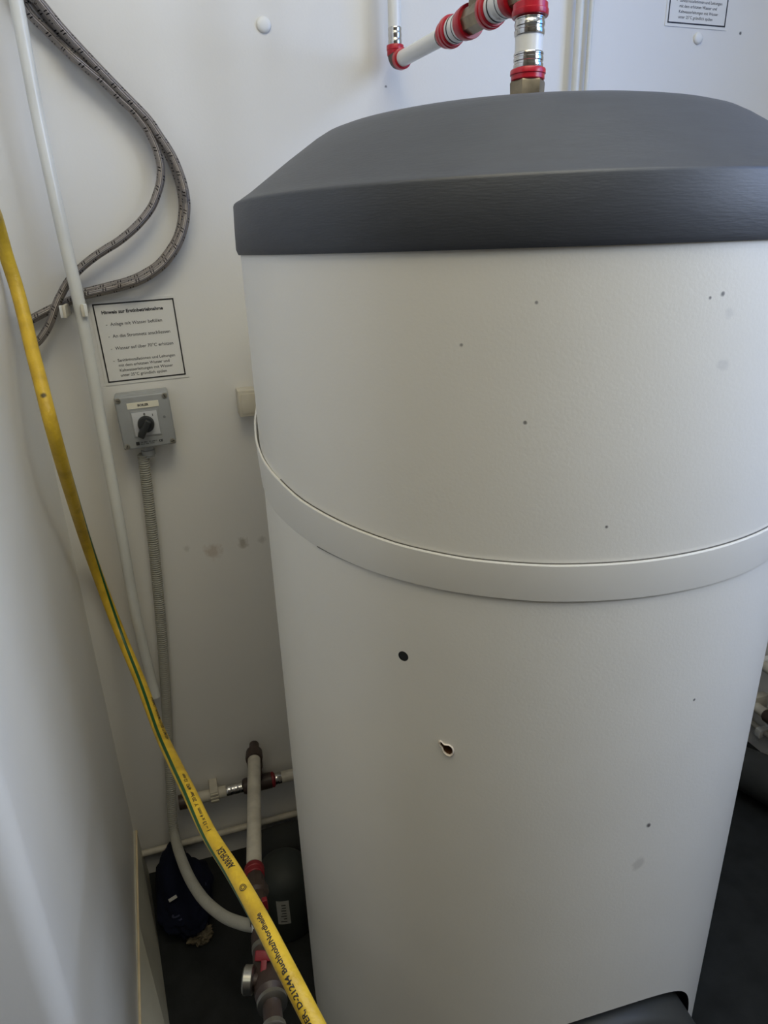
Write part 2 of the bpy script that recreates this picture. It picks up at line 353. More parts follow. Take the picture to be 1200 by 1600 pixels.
# belt: hugs the jacket, rises and lifts away at the left towards its bracket
import bisect
def interp(x, T):
    if x <= T[0][0]: return T[0][1]
    if x >= T[-1][0]: return T[-1][1]
    for (a, b), (c, d) in zip(T, T[1:]):
        if a <= x <= c: return b+(d-b)*(x-a)/(c-a)
ZT = [(-215, 1.035), (-200, 1.018), (-190, 1.006), (-175, .988), (-163, .975), (-150, .9645), (-142, .9555), (-130, .946), (-119, .9385), (-108, .934), (-95, .9318), (-80, .9315), (-60, .932), (30, .932)]
ZB = [(-215, .965), (-175, .93), (-163, .920), (-150, .914), (-137, .9085), (-125, .9035), (-112, .899), (-95, .8952), (-80, .8945), (-60, .8935), (30, .893)]
RB = [(-215, .405), (-205, .378), (-195, .357), (-185, .3425), (-175, .3355), (-165, .3328), (-150, .3322), (30, .3322)]
bm = bmesh.new(); prev = None; prevp = None
ths = [-212+i*2 for i in range(122)]
for th in ths:
    zt, zb, rb_ = interp(th, ZT), interp(th, ZB), interp(th, RB)
    fade = interp(th, [(-150, .0), (-137, .0006), (-125, .0022), (30, .0022)])
    ring = [bm.verts.new(cyl(th, zt, rb_-.0016)), bm.verts.new(cyl(th, zt+.0004, rb_+.0002)), bm.verts.new(cyl(th, zt-.001, rb_+.0008)),
            bm.verts.new(cyl(th, zb+.001, rb_-.0022+fade)), bm.verts.new(cyl(th, zb, rb_-.0024+fade)), bm.verts.new(cyl(th, zb, rb_-.0045))]
    if prev:
        for k in range(6): bm.faces.new((prev[k], prev[(k+1) % 6], ring[(k+1) % 6], ring[k]))
    else: bm.faces.new(ring[::-1])
    prev = ring
bm.faces.new(prev)
belt = keep(obj('belt', bm, M['belt'], smooth=True, auto=14), boiler); belt['label'] = 'cream band round the middle, its left end lifting away'
for nm, T, lo, hi, dr in (('belt_joint', ZT, -150, 20, -.0007), ('belt_joint', ZB, -138, 20, .0003)):
    pts = [cyl(th, interp(th, T)+(.0006 if T is ZT else -.0004), BR+.0004) for th in range(lo, hi, 3)]
    j = keep(tube(nm, pts, .00055, [M['beltedge']], seg=8), boiler)
keep(obj('foot_ring', lathe([(0.0, .29), (.03, .29)], (BC.x, BC.y, 0), (0, 0, 1), seg=64), M['black']), boiler)
# ivory bracket of the belt, on the wall
p = on_wall(386, 629, .03)
br = thing('belt_bracket', (p.x, 1.2, p.z), 'small ivory plastic bracket on the wall at the left end of the boiler belt', 'bracket')
bm = box(bmesh.new(), p.x-.0145, p.x+.0165, 1.166, 1.2, p.z-.0235, p.z+.0215, bev=.002); keep(obj('bracket_box', bm, M['bracket'], smooth=True), br)
bm = box(bmesh.new(), p.x-.0095, p.x+.0165, 1.1645, 1.167, p.z-.018, p.z+.016, bev=.0008); keep(obj('front_plate', bm, M['bracket'], smooth=True), br)

# ------------------------------------------------------------------ pipework over the boiler
def parts_along(parent, p0, d, items, seg=40):
    for nm, mk, prof, sg in items: keep(obj(nm, lathe(prof, p0, d, seg=sg or seg), M[mk], smooth=True, auto=35), parent)
def ringp(t0, t1, r, lip):                   # red press ring: stepped collar, lip at the t1 end
    h = t1-t0; return [(t0, r*.90), (t0+.001, r*.95), (t0+h*.5, r*.95), (t0+h*.55, r), (t1-.001, r), (t1, r*.97)] if lip else [(t0, r*.97), (t0+.001, r), (t0+h*.45, r), (t0+h*.5, r*.95), (t1-.001, r*.95), (t1, r*.90)]
def sleevep(t0, t1, r):
    h = t1-t0; return [(t0, r*.96), (t0+.001, r), (t0+h*.28, r), (t0+h*.33, r*.96), (t0+h*.45, r*.96), (t0+h*.5, r), (t0+h*.68, r), (t0+h*.73, r*.965), (t0+h*.82, r*.965), (t0+h*.86, r), (t1-.001, r), (t1, r*.96)]
E0 = EYE
tp = thing('water_pipework', (BC.x, BC.y, 1.33), 'white water pipe with red rings rising from the lid and branching to the wall', 'pipe')
up = (0, 0, 1); px = Vector((BC.x, BC.y, 0))
parts_along(tp, px, up, [
    ('hex_nut', 'brass', [(1.3872, .0185), (E0+.1612, .0195), (E0+.1632, .0185)], 6),
    ('red_ring', 'red', ringp(E0+.1632, E0+.1740, .0193, True), None),
    ('steel_sleeve', 'steel', sleevep(E0+.1740, E0+.1895, .0162), None),
    ('white_pipe', 'pipe', [(E0+.1890, .0150), (E0+.2055, .0150)], None),
    ('steel_sleeve', 'steel', sleevep(E0+.2050, E0+.2225, .0162), None),
    ('red_ring', 'red', ringp(E0+.2222, E0+.2345, .0195, False), None)])
bm = lathe([(E0+.2340, .0158), (E0+.2420, .0158), (E0+.2440, .0170), (E0+.2800, .0170)], px, up, seg=8)
brz = E0+.2485
bd = Vector((-.022, .37, .0125)); b0 = Vector((BC.x, BC.y, brz)); bd.normalize()
lathe([(.0, .0150), (.030, .0150)], b0, bd, seg=8, bm=bm)
keep(obj('riser_tee', bm, M['brass'], smooth=True, auto=25), tp)
parts_along(tp, px, up, [('red_ring', 'red', ringp(E0+.280, E0+.292, .0193, True), None), ('white_pipe', 'pipe', [(E0+.292, .0150), (H-.001, .0150)], None)])
# branch, measured from the riser towards the wall
parts_along(tp, b0, bd, [
    ('red_ring', 'red', ringp(.027, .041, .0195, False), None),
    ('steel_sleeve', 'pipe', sleevep(.041, .077, .0160), None),
    ('red_ring', 'red', ringp(.077, .091, .0195, True), None),
    ('brass_tee', 'brass', [(.090, .0150), (.100, .0155), (.132, .0155), (.142, .0150)], 8),
    ('red_ring', 'red', ringp(.135, .152, .0190, False), None),
    ('steel_sleeve', 'pipe', sleevep(.152, .182, .0155), None),
    ('red_ring', 'red', ringp(.182, .194, .0188, True), None),
    ('red_ring', 'red', ringp(.196, .206, .0170, False), None),
    ('steel_edge', 'steel', [(.206, .0122), (.214, .0122)], None),
    ('groove', 'ink', [(.050, .0163), (.0512, .0163)], None), ('groove', 'ink', [(.068, .0163), (.0692, .0163)], None),
    ('groove', 'ink', [(.160, .0158), (.1612, .0158)], None), ('groove', 'ink', [(.174, .0158), (.1752, .0158)], None), ('groove', 'ink', [(.2138, .0125), (.2148, .0125)], None),
    ('white_pipe', 'pipe', [(.213, .0108), (.372, .0108)], None)])
tv = b0+bd*.117
parts_along(tp, tv, up, [('tee_branch', 'brass', [(0, .0125), (.040, .0125), (.041, .0150), (.052, .0150)], 8), ('vent_pipe', 'pipe', [(.052, .011), (H-tv.z-.001, .011)], None)])
keep(obj('air_screw', lathe([(.010, .004), (.019, .004), (.019, .0065), (.026, .0065)], tv+Vector((0, 0, .030)), (-1, .2, .2), seg=12), M['black'], smooth=True), tp)
el = b0+bd*.376                              # elbow at the wall and the pipe going up from it
bm = bmesh.new()
path = [el-bd*.012]+[el+Vector((0, 0, 0))]+[el+Vector((0, .004, .006))]+[el+Vector((0, .005, .018))]
keep(tube('elbow', catmull([el-bd*.014, el-bd*.002+Vector((0, 0, .001)), el+bd*.006+Vector((0, 0, .008)), el+bd*.007+Vector((0, 0, .020))], 6), .0118, [M['darkfit']], seg=24), tp)
parts_along(tp, b0, bd, [('red_ring', 'red', [(.352, .0116), (.353, .0140), (.362, .0140), (.364, .012)], None)])
ev = el+bd*.007
parts_along(tp, ev, up, [('red_ring', 'red', ringp(.008, .022, .0132, True)[::1], None), ('steel_sleeve', 'steel', sleevep(.022, .045, .0104), None), ('white_pipe', 'pipe', [(.044, .0100), (H-ev.z-.001, .0100)], None)])

# ------------------------------------------------------------------ pair of slim vertical pipes on the wall behind the boiler
for x, off, r, lab in ((903, .016, .0068, 'slim white pipe up the back wall, left of the pair behind the lid'), (921, .010, .0042, 'thinner white pipe up the back wall, right of the pair behind the lid')):
    p = on_wall(x, 60, off)
    t = thing('wall_pipe', (p.x, p.y, .2), lab, 'pipe')
    keep(obj('pipe', lathe([(.2, r), (H-.001, r)], (p.x, p.y, 0), up, seg=24), M['conduit'], smooth=True), t)
    for z in (.6, 1.0, 1.9):
        bm = box(bmesh.new(), p.x-r-.002, p.x+r+.002, p.y-r*.3, 1.2, z, z+.012, bev=.001); keep(obj('pipe_clip', bm, M['cap'], smooth=True), t)

# ------------------------------------------------------------------ signs
LINES = [(.0, 'Hinweis zur Erstinbetriebnahme', .0052, .00022), (1, '', 0, 0)]
def sign(corner_px, name, label, group, rot, w_, h_, center=None):
    ps = [on_wall(*c) for c in corner_px]
    cx = center[0] if center else sum(p.x for p in ps)/4; cz = center[1] if center else sum(p.z for p in ps)/4
    t = thing(name, (cx, 1.2, cz), label, 'sign', group)
    mt = Matrix.Translation((cx, 1.2, cz)) @ Matrix.Rotation(R(-rot), 4, 'Y')
    def place(o): o.matrix_world = mt; o.parent = t; o.matrix_parent_inverse = Matrix.Translation(t.location).inverted(); return o
    e = .0045
    place(obj('sheet', box(bmesh.new(), -w_/2-e, w_/2+e, -.0012, .001, -h_/2-e, h_/2+e), M['paper']))
    bm = bmesh.new(); b = .0021
    for a in ((-w_/2, w_/2, h_/2-b, h_/2), (-w_/2, w_/2, -h_/2, -h_/2+b), (-w_/2, -w_/2+b, -h_/2, h_/2), (w_/2-b, w_/2, -h_/2, h_/2)): box(bm, a[0], a[1], -.0016, -.0011, a[2], a[3])
    place(obj('border', bm, M['ink']))
    T = [(-.41, .385, 'Hinweis zur Erstinbetriebnahme', 1), (-.33, .235, 'Anlage mit Wasser befüllen', 0), (-.33, .085, 'An das Stromnetz anschliessen', 0), (-.33, -.07, 'Wasser auf über 70°C erhitzen', 0),
         (-.33, -.225, 'Sanitärinstallationen und Leitungen', 0), (-.33, -.29, 'mit dem erhitzten Wasser und', 0), (-.33, -.355, 'Kaltwasserleitungen mit Wasser', 0), (-.33, -.42, 'unter 25°C gründlich spülen', 0)]
    bm = bmesh.new()
    for (u, v, s, bold) in T:
        for (uu, ss) in ((u, s),)+(((-.385, '-'),) if v in (.235, .085, -.07, -.225) else ()):
            me = text_mesh(ss, h_*.058, bold*.00022+.00005); 
            wmax = max((q.co.x for q in me.vertices), default=1); sc = (.80 if bold else .725)*w_/wmax*{0: 1}.get(0) if False else 1
            if bold: sc = .76*w_/wmax
            elif 'Sanit' in ss: SIGNSC[0] = .73*w_/wmax
            k = sc if bold else SIGNSC[0]
            tmp = bmesh.new(); tmp.from_mesh(me)
            for q in tmp.verts: q.co = Vector((uu*w_+q.co.x*k, -.00135, v*h_-.002+q.co.y*max(k, .9)))
            me2 = bpy.data.meshes.new('x'); tmp.to_mesh(me2); bm.from_mesh(me2); tmp.free()
    me = bpy.data.meshes.new('print'); bm.to_mesh(me); bm.free(); place(link('print', me, None, [M['ink']]))
    return t
SIGNSC = [1.0]
sign([(143, 475), (271, 466), (290, 585), (170, 598)], 'notice_sign', 'white notice sheet with black border left on the wall above the switch box', None, 1.6, .1235, .1235)
p2 = on_wall(1090, 40)
sign([(0, 0)]*4, 'notice_sign', 'white notice sheet with black border at the top right, cut by the photo edge', None, -0.6, .1235, .1235, (on_wall(1088, 39).x, on_wall(1088, 39).z+.0612))

# ------------------------------------------------------------------ boiler switch box
off = .045
cs = [on_wall(x, y, off) for x, y in ((181, 624), (263, 614), (275, 690), (194, 704))]
cx = sum(c.x for c in cs)/4-.001; cz = sum(c.z for c in cs)/4; hw = .0420; hh = .0440
sb = thing('switch_box', (cx, 1.2, cz), 'grey isolator switch box with a black rotary knob under the notice sign', 'switch')
mt = Matrix.Translation((cx, 1.2, cz)) @ Matrix.Rotation(R(-1.8), 4, 'Y')
def pl(o, par=None): 
    o.matrix_world = mt; o.parent = par or sb; o.matrix_parent_inverse = (Matrix.Translation(sb.location) if par is None else Matrix.Translation(sb.location) @ Matrix.Identity(4)).inverted()
    if par is not None: o.matrix_parent_inverse = (mt).inverted()
    return o
base = pl(obj('enclosure', box(bmesh.new(), -hw, hw, -.030, 0, -hh, hh, bev=.004, seg=3), M['greybox'], smooth=True))
pl(obj('front_cover', box(bmesh.new(), -hw+.0004, hw-.0004, -.045, -.0305, -hh+.0004, hh-.0004, bev=.003, seg=3), M['greybox'], smooth=True))
for x in (-1, 1):
    for z in (-1, 1):
        bm = lathe([(0, .0045), (.0012, .0045), (.0014, .0035)], (x*(hw-.006), -.0448, z*(hh-.006)), (0, -1, 0), seg=20)
        sc = pl(obj('screw', bm, M['screw'], smooth=True))
        bm = box(bmesh.new(), -.0028, .0028, -.0004, .0002, -.0005, .0005)
        for v in bm.verts: v.co = Matrix.Rotation(R(25*x+40*z), 3, 'Y') @ v.co + Vector((x*(hw-.006), -.0463, z*(hh-.006)))
        sl = obj('screw_slot', bm, M['ink']); pl(sl, sc)
pl(obj('name_label', box(bmesh.new(), -.024, .025, -.0456, -.0448, .0225, .0325, bev=.0003), M['label']))
def txt(s, size, x, z, y, name, bold=0.0001, al='CENTER', w_=None, rotz=0):
    me = text_mesh(s, size, bold, al)
    if w_:
        W_ = max(v.co.x for v in me.vertices)-min(v.co.x for v in me.vertices); k = w_/W_
    else: k = 1
    for v in me.vertices: v.co = Vector((x+v.co.x*k, y, z+v.co.y))
    return pl(link(name, me, None, [M['ink']]))
txt('BOILER', .0052, .0005, .0258, -.0458, 'label_print', .0002)
pl(obj('frame_rim', box(bmesh.new(), -.0215, .0215, -.0462, -.0448, -.0245, .0185, bev=.0006), M['greybox'], smooth=True))
pl(obj('switch_plate', box(bmesh.new(), -.0195, .0195, -.0470, -.0460, -.0225, .0165, bev=.0005), M['face'], smooth=True))
txt('0', .0050, .0, .0110, -.0473, 'position_mark', .0003); txt('I', .0045, .0125, .0085, -.0473, 'position_mark', .0003)
txt('REGENT', .001, 5, 5, 5, 'tmp') if False else None
kb = lathe([(0, .0130), (.010, .0128), (.0125, .0118), (.013, .009)], (0, -.0470, -.0030), (0, -1, 0), seg=40)
kn = pl(obj('knob', kb, M['black'], smooth=True))
bm = box(bmesh.new(), -.0052, .0052, -.023, -.001, -.0215, .0095, bev=.0022, seg=3)
for v in bm.verts: v.co = Matrix.Rotation(R(33), 3, 'Y') @ v.co + Vector((0, -.0455, -.0030))
pl(obj('knob_grip', bm, M['black'], smooth=True), kn)
bm = bmesh.new(); box(bm, -.0215, -.0160, -.0454, -.0448, -.0375, -.0320); pl(obj('maker_mark', bm, M['ink']))
for i, (s, ww) in enumerate((('25A  690V~  IEC 60947-3', .026), ('AC-21  IP65  15 kW', .022))): txt(s, .0028, -.0145, -.0345-.0030*i, -.0453, 'rating_print', .00005, 'LEFT', ww)
txt('CE', .0050, .0180, -.0360, -.0453, 'approval_mark', .0002)
pl(obj('indicator_dot', lathe([(0, .0022), (.0006, .0020)], (.0300, -.0449, .0040), (0, -1, 0), seg=16), mat('grey dot', (.2, .21, .21), .5), smooth=True))
glx = on_wall(224, 715, .022)
gl = pl(obj('cable_gland', lathe([(0, .0100), (.010, .0098), (.011, .0112), (.019, .0112), (.020, .0092), (.023, .0092)], (-.0065, -.020, -hh+.001), (0, 0, -1), seg=24), M['greybox'], smooth=True))

# corrugated grey conduit: straight down the wall, then a loose bow to the valve group
wpts = [on_wall(223.5, 710, .022), on_wall(225, 722, .020), on_wall(232, 780, .014), on_wall(243, 880, .013), on_wall(252, 980, .013), on_wall(259, 1080, .015), on_wall(263, 1160, .02), on_wall(267, 1230, .04), on_wall(272, 1300, .075)]
wpts += [at(289, 1356, 1.47), at(314, 1400, 1.40), at(347, 1430, 1.34), at(378, 1443, 1.28), at(400, 1447, 1.23)]
dense = catmull(wpts, 60); path = [dense[0]]; acc = 0.0
for a_, b_ in zip(dense, dense[1:]):         # even spacing, fine enough for the corrugations
    seg_ = (b_-a_).length; t_ = .0007-acc
    while t_ <= seg_: path.append(a_.lerp(b_, t_/seg_)); t_ += .0007
    acc = (acc+seg_) % .0007
cc = tube('corrugated_conduit', path, .009, [M['greyflex']], seg=16, rfun=lambda l: .0088+.0010*math.sin(l*2*PI/.0042))
tag(cc, 'grey corrugated conduit running down from the switch box and bowing behind the yellow hose', 'conduit')

# ------------------------------------------------------------------ white conduit on the left
pp = [(25, 0), (63, 200), (102, 380), (127, 490), (156, 650), (180, 780), (192, 847), (212, 959), (232, 1044), (243, 1088)]
pts = [on_wall(x, y, .050 if y < 900 else (.035 if y < 1000 else .025)) for x, y in pp]; pts = [Vector((pts[0].x-.004, pts[0].y, H-.001)), Vector((pts[0].x, pts[0].y, pts[0].z+.2))]+pts
wc = thing('white_conduit', (pts[-1].x, 1.19, .45), 'long white plastic conduit down the left of the back wall', 'conduit')
keep(tube('pipe', catmull(pts, 8), .0089, [M['conduit']], seg=28), wc)
p = on_wall(118, 484, .035)
for sx, w0 in ((-1, .0085), (1, .0085)):
    x0 = p.x+sx*.0102
    keep(obj('clip_arm', box(bmesh.new(), min(x0, x0+sx*w0*.55), max(x0, x0+sx*w0*.55), 1.135, 1.2, p.z-.009, p.z+.009, bev=.0012), M['bracket'], smooth=True), wc)
    keep(obj('clip_lip', box(bmesh.new(), min(x0, x0+sx*.009), max(x0, x0+sx*.009), 1.137, 1.142, p.z-.009, p.z+.009, bev=.0010), M['cap'], smooth=True), wc)

# ------------------------------------------------------------------ braided hoses
A = [(38, -22), (62, 3), (93, 41), (139, 91), (187, 141), (229, 184), (248, 211), (267, 240), (280, 269), (288, 296), (291, 323), (288, 352), (279, 379), (267, 399), (251, 417), (227, 434), (203, 444), (173, 452), (133, 461), (107, 471), (80, 483), (51, 498), (32, 508)]
B = [(20, -24), (45, 19), (69, 44), (93, 68), (117, 91), (141, 111), (165, 131), (187, 153), (208, 173), (227, 197), (241, 224), (250, 253), (251, 280), (245, 304), (236, 325), (221, 345), (204, 362), (184, 378), (163, 391), (144, 404), (125, 420), (107, 440), (94, 463), (87, 479), (80, 500), (72, 517), (60, 533), (44, 545)]
D = [(30, -24), (52, 2), (66, 20), (85, 43), (112, 72), (140, 98), (180, 140), (222, 184), (243, 212), (261, 240), (274, 269), (282, 296), (285, 323), (282, 352), (273, 378), (250, 410), (226, 427), (202, 438), (173, 446), (133, 456)]
def up_ext(p, dx): return [Vector((p.x-dx*3, p.y, p.z+.30)), Vector((p.x-dx, p.y, p.z+.10))]
for P_, offs, r, lab in ((A, lambda i, x, y: .030 if y < 300 else (.024 if x > 190 else .013), .0064, 'braided steel hose, outer one of the looped hoses on the back wall'),
                         (B, lambda i, x, y: .016 if (y < 90) else (.030 if x < 108 else .027), .0060, 'braided steel hose, inner loop ending lower behind the yellow hose')):
    pts = [on_wall(x, y, offs(i, x, y)) for i, (x, y) in enumerate(P_)]
    pts = up_ext(pts[0], .045)+pts
    ho = tube('braided_hose', catmull(pts, 10), r, [M['braid']], seg=24); tag(ho, lab, 'hose')
pts = [on_wall(x, y, .0095) for x, y in D]; pts = up_ext(pts[0], .045)+pts
tag(tube('braided_hose', catmull(pts, 10), .0058, [M['braid']], seg=20), 'braided steel hose squeezed between the other two at the top left corner', 'hose')

# ------------------------------------------------------------------ yellow hose
HP = [(-40, 230, 1.00), (-6, 344, 1.08), (10, 400, 1.10), (26, 450, 1.10), (39, 500, 1.08), (51, 550, 1.05), (64, 600, 1.02), (78, 655, 1.00), (93, 710, 1.03), (109, 765, 1.10), (135, 848, 1.24), (160, 918, 1.31), (189, 993, 1.32), (220, 1067, 1.27),
      (248, 1140, 1.19), (270, 1187, 1.10), (294, 1235, 1.01), (325, 1300, .93), (364, 1362, .86), (407, 1437, .80), (445, 1510, .77), (482, 1582, .76), (520, 1655, .76), (565, 1740, .78)]
HR = .0090
def clear(x, y, d):                          # keep the hose just in front of the left wall
    r = ray(x, y).normalized(); t = (-.205+.029*1.2+.012)/(r.x+.029*r.y) if (r.x+.029*r.y) < 0 else 9
    return min(d, t)
hw_ = [at(x, y, clear(x, y, d)) for x, y, d in HP]
e_ = hw_[-1]; t_ = hw_[0]                    # beyond the frame: down to the floor, and up over the left wall to the ceiling
hw_ += [Vector((e_.x+.035, e_.y-.05, e_.z-.16)), Vector((e_.x+.04, e_.y-.12, .10)), Vector((e_.x+.02, e_.y-.24, .012)), Vector((e_.x-.05, e_.y-.5, .012))]
HP += [(600, 1900, 1), (620, 2100, 1), (640, 2300, 1), (660, 2600, 1)]
hw_ = [Vector((t_.x+.002, t_.y+.03, H-.003)), Vector((t_.x, t_.y+.01, t_.z+.35))]+hw_
HP = [(-80, -600, 1), (-60, -150, 1)]+HP
hp = catmull(hw_, 14)
HY = []
for a, b in zip(HP, HP[1:]):
    for k in range(14): HY.append(a[1]+(b[1]-a[1])*k/14)
HY.append(HP[-1][1])
STR = [(230, 100), (700, 96), (770, 84), (848, 62), (918, 38), (1000, 12), (1080, -4), (1140, -16), (1235, -32), (1303, -46), (1373, -64), (1450, -84), (1600, -110), (1740, -120)]
TXT = [(1000, 75), (1080, 62), (1155, 45), (1200, 24), (1260, 12), (1345, 6), (1400, 10), (1485, -8), (1570, -26), (1700, -35)]
frs = frames(hp, CAM)
side = 1.0 if (frs[100][3].dot(_w((1, 0, 0))) > 0) else -1.0       # +angle = towards the right side
yh = thing('yellow_hose', hp[-1], 'yellow rubber hose with green stripe and black print hanging diagonally at left', 'hose')
keep(tube('hose_body', hp, HR, [M['yellow'], M['green']], seg=60, ref=CAM, twist=lambda i: side*R(interp(HY[i], STR))-2.5*2*PI/60, matfun=lambda k: 1 if k in (0, 1, 2, 3, 4) else 0), yh)
HL = [0.0]
for a, b in zip(hp, hp[1:]): HL.append(HL[-1]+(b-a).length)
def hose_at_y(y):
    for i in range(len(HY)-1):
        if HY[i] <= y <= HY[i+1]: return HL[i]+(HL[i+1]-HL[i])*(y-HY[i])/(HY[i+1]-HY[i])
def hose_text(s, y_start, length, size, bold, name='hose_print', me=None, dphi=0.0):
    """text that reads upwards from image height y_start, wrapped on the hose"""
    me = me or text_mesh(s, size, bold); xs = [v.co.x for v in me.vertices]; x0 = min(xs); W_ = max(xs)-x0
    k = length/W_ if length else 1.0; L0 = hose_at_y(y_start)
    bm = bmesh.new(); bm.from_mesh(me); bmesh.ops.triangulate(bm, faces=bm.faces)
    for _ in range(4):                       # short edges, so that the print follows the curve of the hose
        le = [e for e in bm.edges if e.calc_length() > .0013]
        if le: bmesh.ops.subdivide_edges(bm, edges=le, cuts=1); bmesh.ops.triangulate(bm, faces=[f for f in bm.faces if len(f.verts) > 3])
    for v in bm.verts:
        l = L0-(v.co.x-x0)*k; i = max(0, min(len(HL)-2, bisect.bisect_right(HL, l)-1)); t = (l-HL[i])/(HL[i+1]-HL[i])
        p = frs[i][0].lerp(frs[i+1][0], t); e1 = frs[i][2].lerp(frs[i+1][2], t).normalized(); e2 = frs[i][3].lerp(frs[i+1][3], t).normalized()
        y = HY[i]+(HY[i+1]-HY[i])*t; h = v.co.y-size*.35
        ang = R(interp(y, TXT)+dphi)-h/HR        # tops of the letters point left
        v.co = p+(e1*math.cos(side*ang)+e2*math.sin(side*ang))*(HR+.00035)
    me2 = bpy.data.meshes.new(name); bm.to_mesh(me2); bm.free()
    keep(link(name, me2, None, [M['ink']]), yh)
hose_text('ARROFLEX', 1366, .041, .0105, .0003)
hose_text('MADER, D-21244 Buchholz/Nordheide', 1625, .122, .0072, .00016)
hose_text('HELMUT FELDTMANN GMBH', 1162, .120, .0072, .00016)
hose_text('( ~ 13 x 4 mm  Y  20 bar  4/92  12 mm', 1308, .140, .0060, .00012)
# round emblem between the texts
bm = bmesh.new()
for r0, r1 in ((.0029, .0036), (.0015, .0021)):
    vi = [bm.verts.new((.005+math.cos(2*PI*i/24)*r0*1.35, math.sin(2*PI*i/24)*r0+.004, 0)) for i in range(24)]; vo = [bm.verts.new((.005+math.cos(2*PI*i/24)*r1*1.35, math.sin(2*PI*i/24)*r1+.004, 0)) for i in range(24)]
    for i in range(24): bm.faces.new((vi[i], vi[(i+1) % 24], vo[(i+1) % 24], vo[i]))
me = bpy.data.meshes.new('emblem'); bm.to_mesh(me); bm.free(); hose_text('', 1402, 0, .0085, 0, 'hose_emblem', me)

# ------------------------------------------------------------------ screw caps
for x, y, r, lab in ((412, 39, .0108, 'white round screw cap high on the back wall, between hoses and pipes'), (1090, 60, .0095, 'white round screw cap just under the right notice sign')):
    p = on_wall(x, y)
    tag(obj('screw_cap', lathe([(0, r), (.002, r*.98), (.0038, r*.85), (.0048, r*.5), (.005, r*.05)], (p.x, 1.2, p.z), (0, -1, 0), seg=32), M['cap'], smooth=True, auto=60), lab, 'screw cap')

# ------------------------------------------------------------------ low pipework, left of the boiler
zP = EYE-1.09*1.15/1.2+0.0
pL = on_wall(283, 1248, .028); pR = on_wall(462, 1214, .028); zl = (pL.z+pR.z)/2; yl = 1.172
lp = thing('low_water_pipe', (pL.x, yl, zl), 'dusty white pipe with dark fittings low on the back wall, left of the boiler', 'pipe')
def xw(x, y): return on_wall(x, y, .028).x
X = (1, 0, 0); q = Vector((0, yl, zl))
parts_along(lp, q, X, [
    ('end_fitting', 'darkfit', [(xw(280, 1255), .015), (xw(303, 1250), .016), (xw(306, 1250), .0135)], 24),
    ('white_pipe', 'dusty', [(xw(304, 1250), .0118), (xw(354, 1240), .0118)], 28),
    ('steel_sleeve', 'steel', sleevep(xw(354, 1240), xw(380, 1232), .0112), 28),
    ('tee', 'darkfit', [(xw(380, 1232), .014), (xw(384, 1232), .0165), (xw(424, 1222), .0165), (xw(426, 1222), .013)], 24),
    ('red_ring', 'redwing', [(xw(424, 1222), .0155), (xw(428, 1222), .0162), (xw(430, 1221), .013)], 28),
    ('steel_sleeve', 'steel', sleevep(xw(430, 1221), xw(440, 1219), .0125), 28),
    ('white_pipe', 'dusty', [(xw(440, 1218), .0122), (.62, .0122)], 28)])
keep(obj('tee_branch', lathe([(0, .013), (.045, .013), (.046, .016), (.060, .016), (.062, .012)], (xw(402, 1225), yl, zl), (0, -.05, 1), seg=24), M['darkfit'], smooth=True), lp)
p = on_wall(335, 1240, .028)
bm = box(bmesh.new(), p.x-.0085, p.x+.0085, 1.158, 1.2, zl-.012, zl+.017, bev=.002); keep(obj('pipe_clip', bm, M['dusty'], smooth=True), lp)
for k in range(3):
    bm = box(bmesh.new(), p.x-.008, p.x+.008, 1.1555, 1.158, zl-.006+.008*k, zl-.003+.008*k, bev=.0005); keep(obj('clip_rib', bm, M['bracket'], smooth=True), lp)
# branch that comes forward from the wall to the valve group
s0 = on_wall(397, 1186, .055); s1 = at(397, 1352, 1.30); dr = (s1-s0); LN = dr.length; dr.normalize()
parts_along(lp, s0, dr, [
    ('red_ring', 'darkfit', [(-.022, .010), (-.021, .0165), (-.004, .0175), (.002, .0165), (.003, .013)], 28),
    ('elbow_cap', 'darkfit', [(-.050, .006), (-.046, .0100), (-.020, .0110)], 24),
    ('forward_pipe', 'dusty', [(.0, .0128), (LN, .0128)], 32),
    ('steel_sleeve', 'chrome', sleevep(LN, LN+.012, .0135), 28)])
vg = thing('valve_group', s1+dr*.012, 'dark brass safety valve group with red lever behind the yellow hose', 'valve')
v0 = at(398, 1366, 1.275); v1 = at(412, 1500, 1.14); v2 = at(424, 1560, 1.09); v3 = at(432, 1650, 1.03)
d1 = (v1-v0); L1 = d1.length; d1.normalize()
parts_along(vg, v0, d1, [
    ('red_ring', 'redwing', ringp(-.014, .008, .0165, False), 28),
    ('valve_body', 'darkfit', [(.008, .0145), (.03, .0150), (.034, .019), (.048, .019), (.052, .014), (L1*.62, .014)], 8),
    ('white_collar', 'cap', [(L1*.62, .0125), (L1*.72, .0125)], 28),
    ('union', 'darkfit', [(L1*.72, .014), (L1*.86, .015)], 8),
    ('chrome_ring', 'chrome', [(L1*.86, .0120), (L1*.87, .0150), (L1*.91, .0150), (L1*.92, .012)], 32)])
side_d = _w((1, 0, 0))
keep(obj('red_tab', box(bmesh.new(), -.004, .004, -.004, .004, -.010, .010, mtx=Matrix.Translation(at(414, 1412, 1.20)), bev=.001), M['redwing']), vg)
d2 = (v2-v1); L2 = d2.length; d2.normalize()
parts_along(vg, v1, d2, [('lower_body', 'darkfit', [(-.02, .013), (.0, .015), (L2*.4, .020), (L2*.9, .020), (L2, .015)], 24), ('chrome_ring', 'chrome', [(L2, .016), (L2+.004, .0195), (L2+.010, .0195), (L2+.012, .014)], 32)])
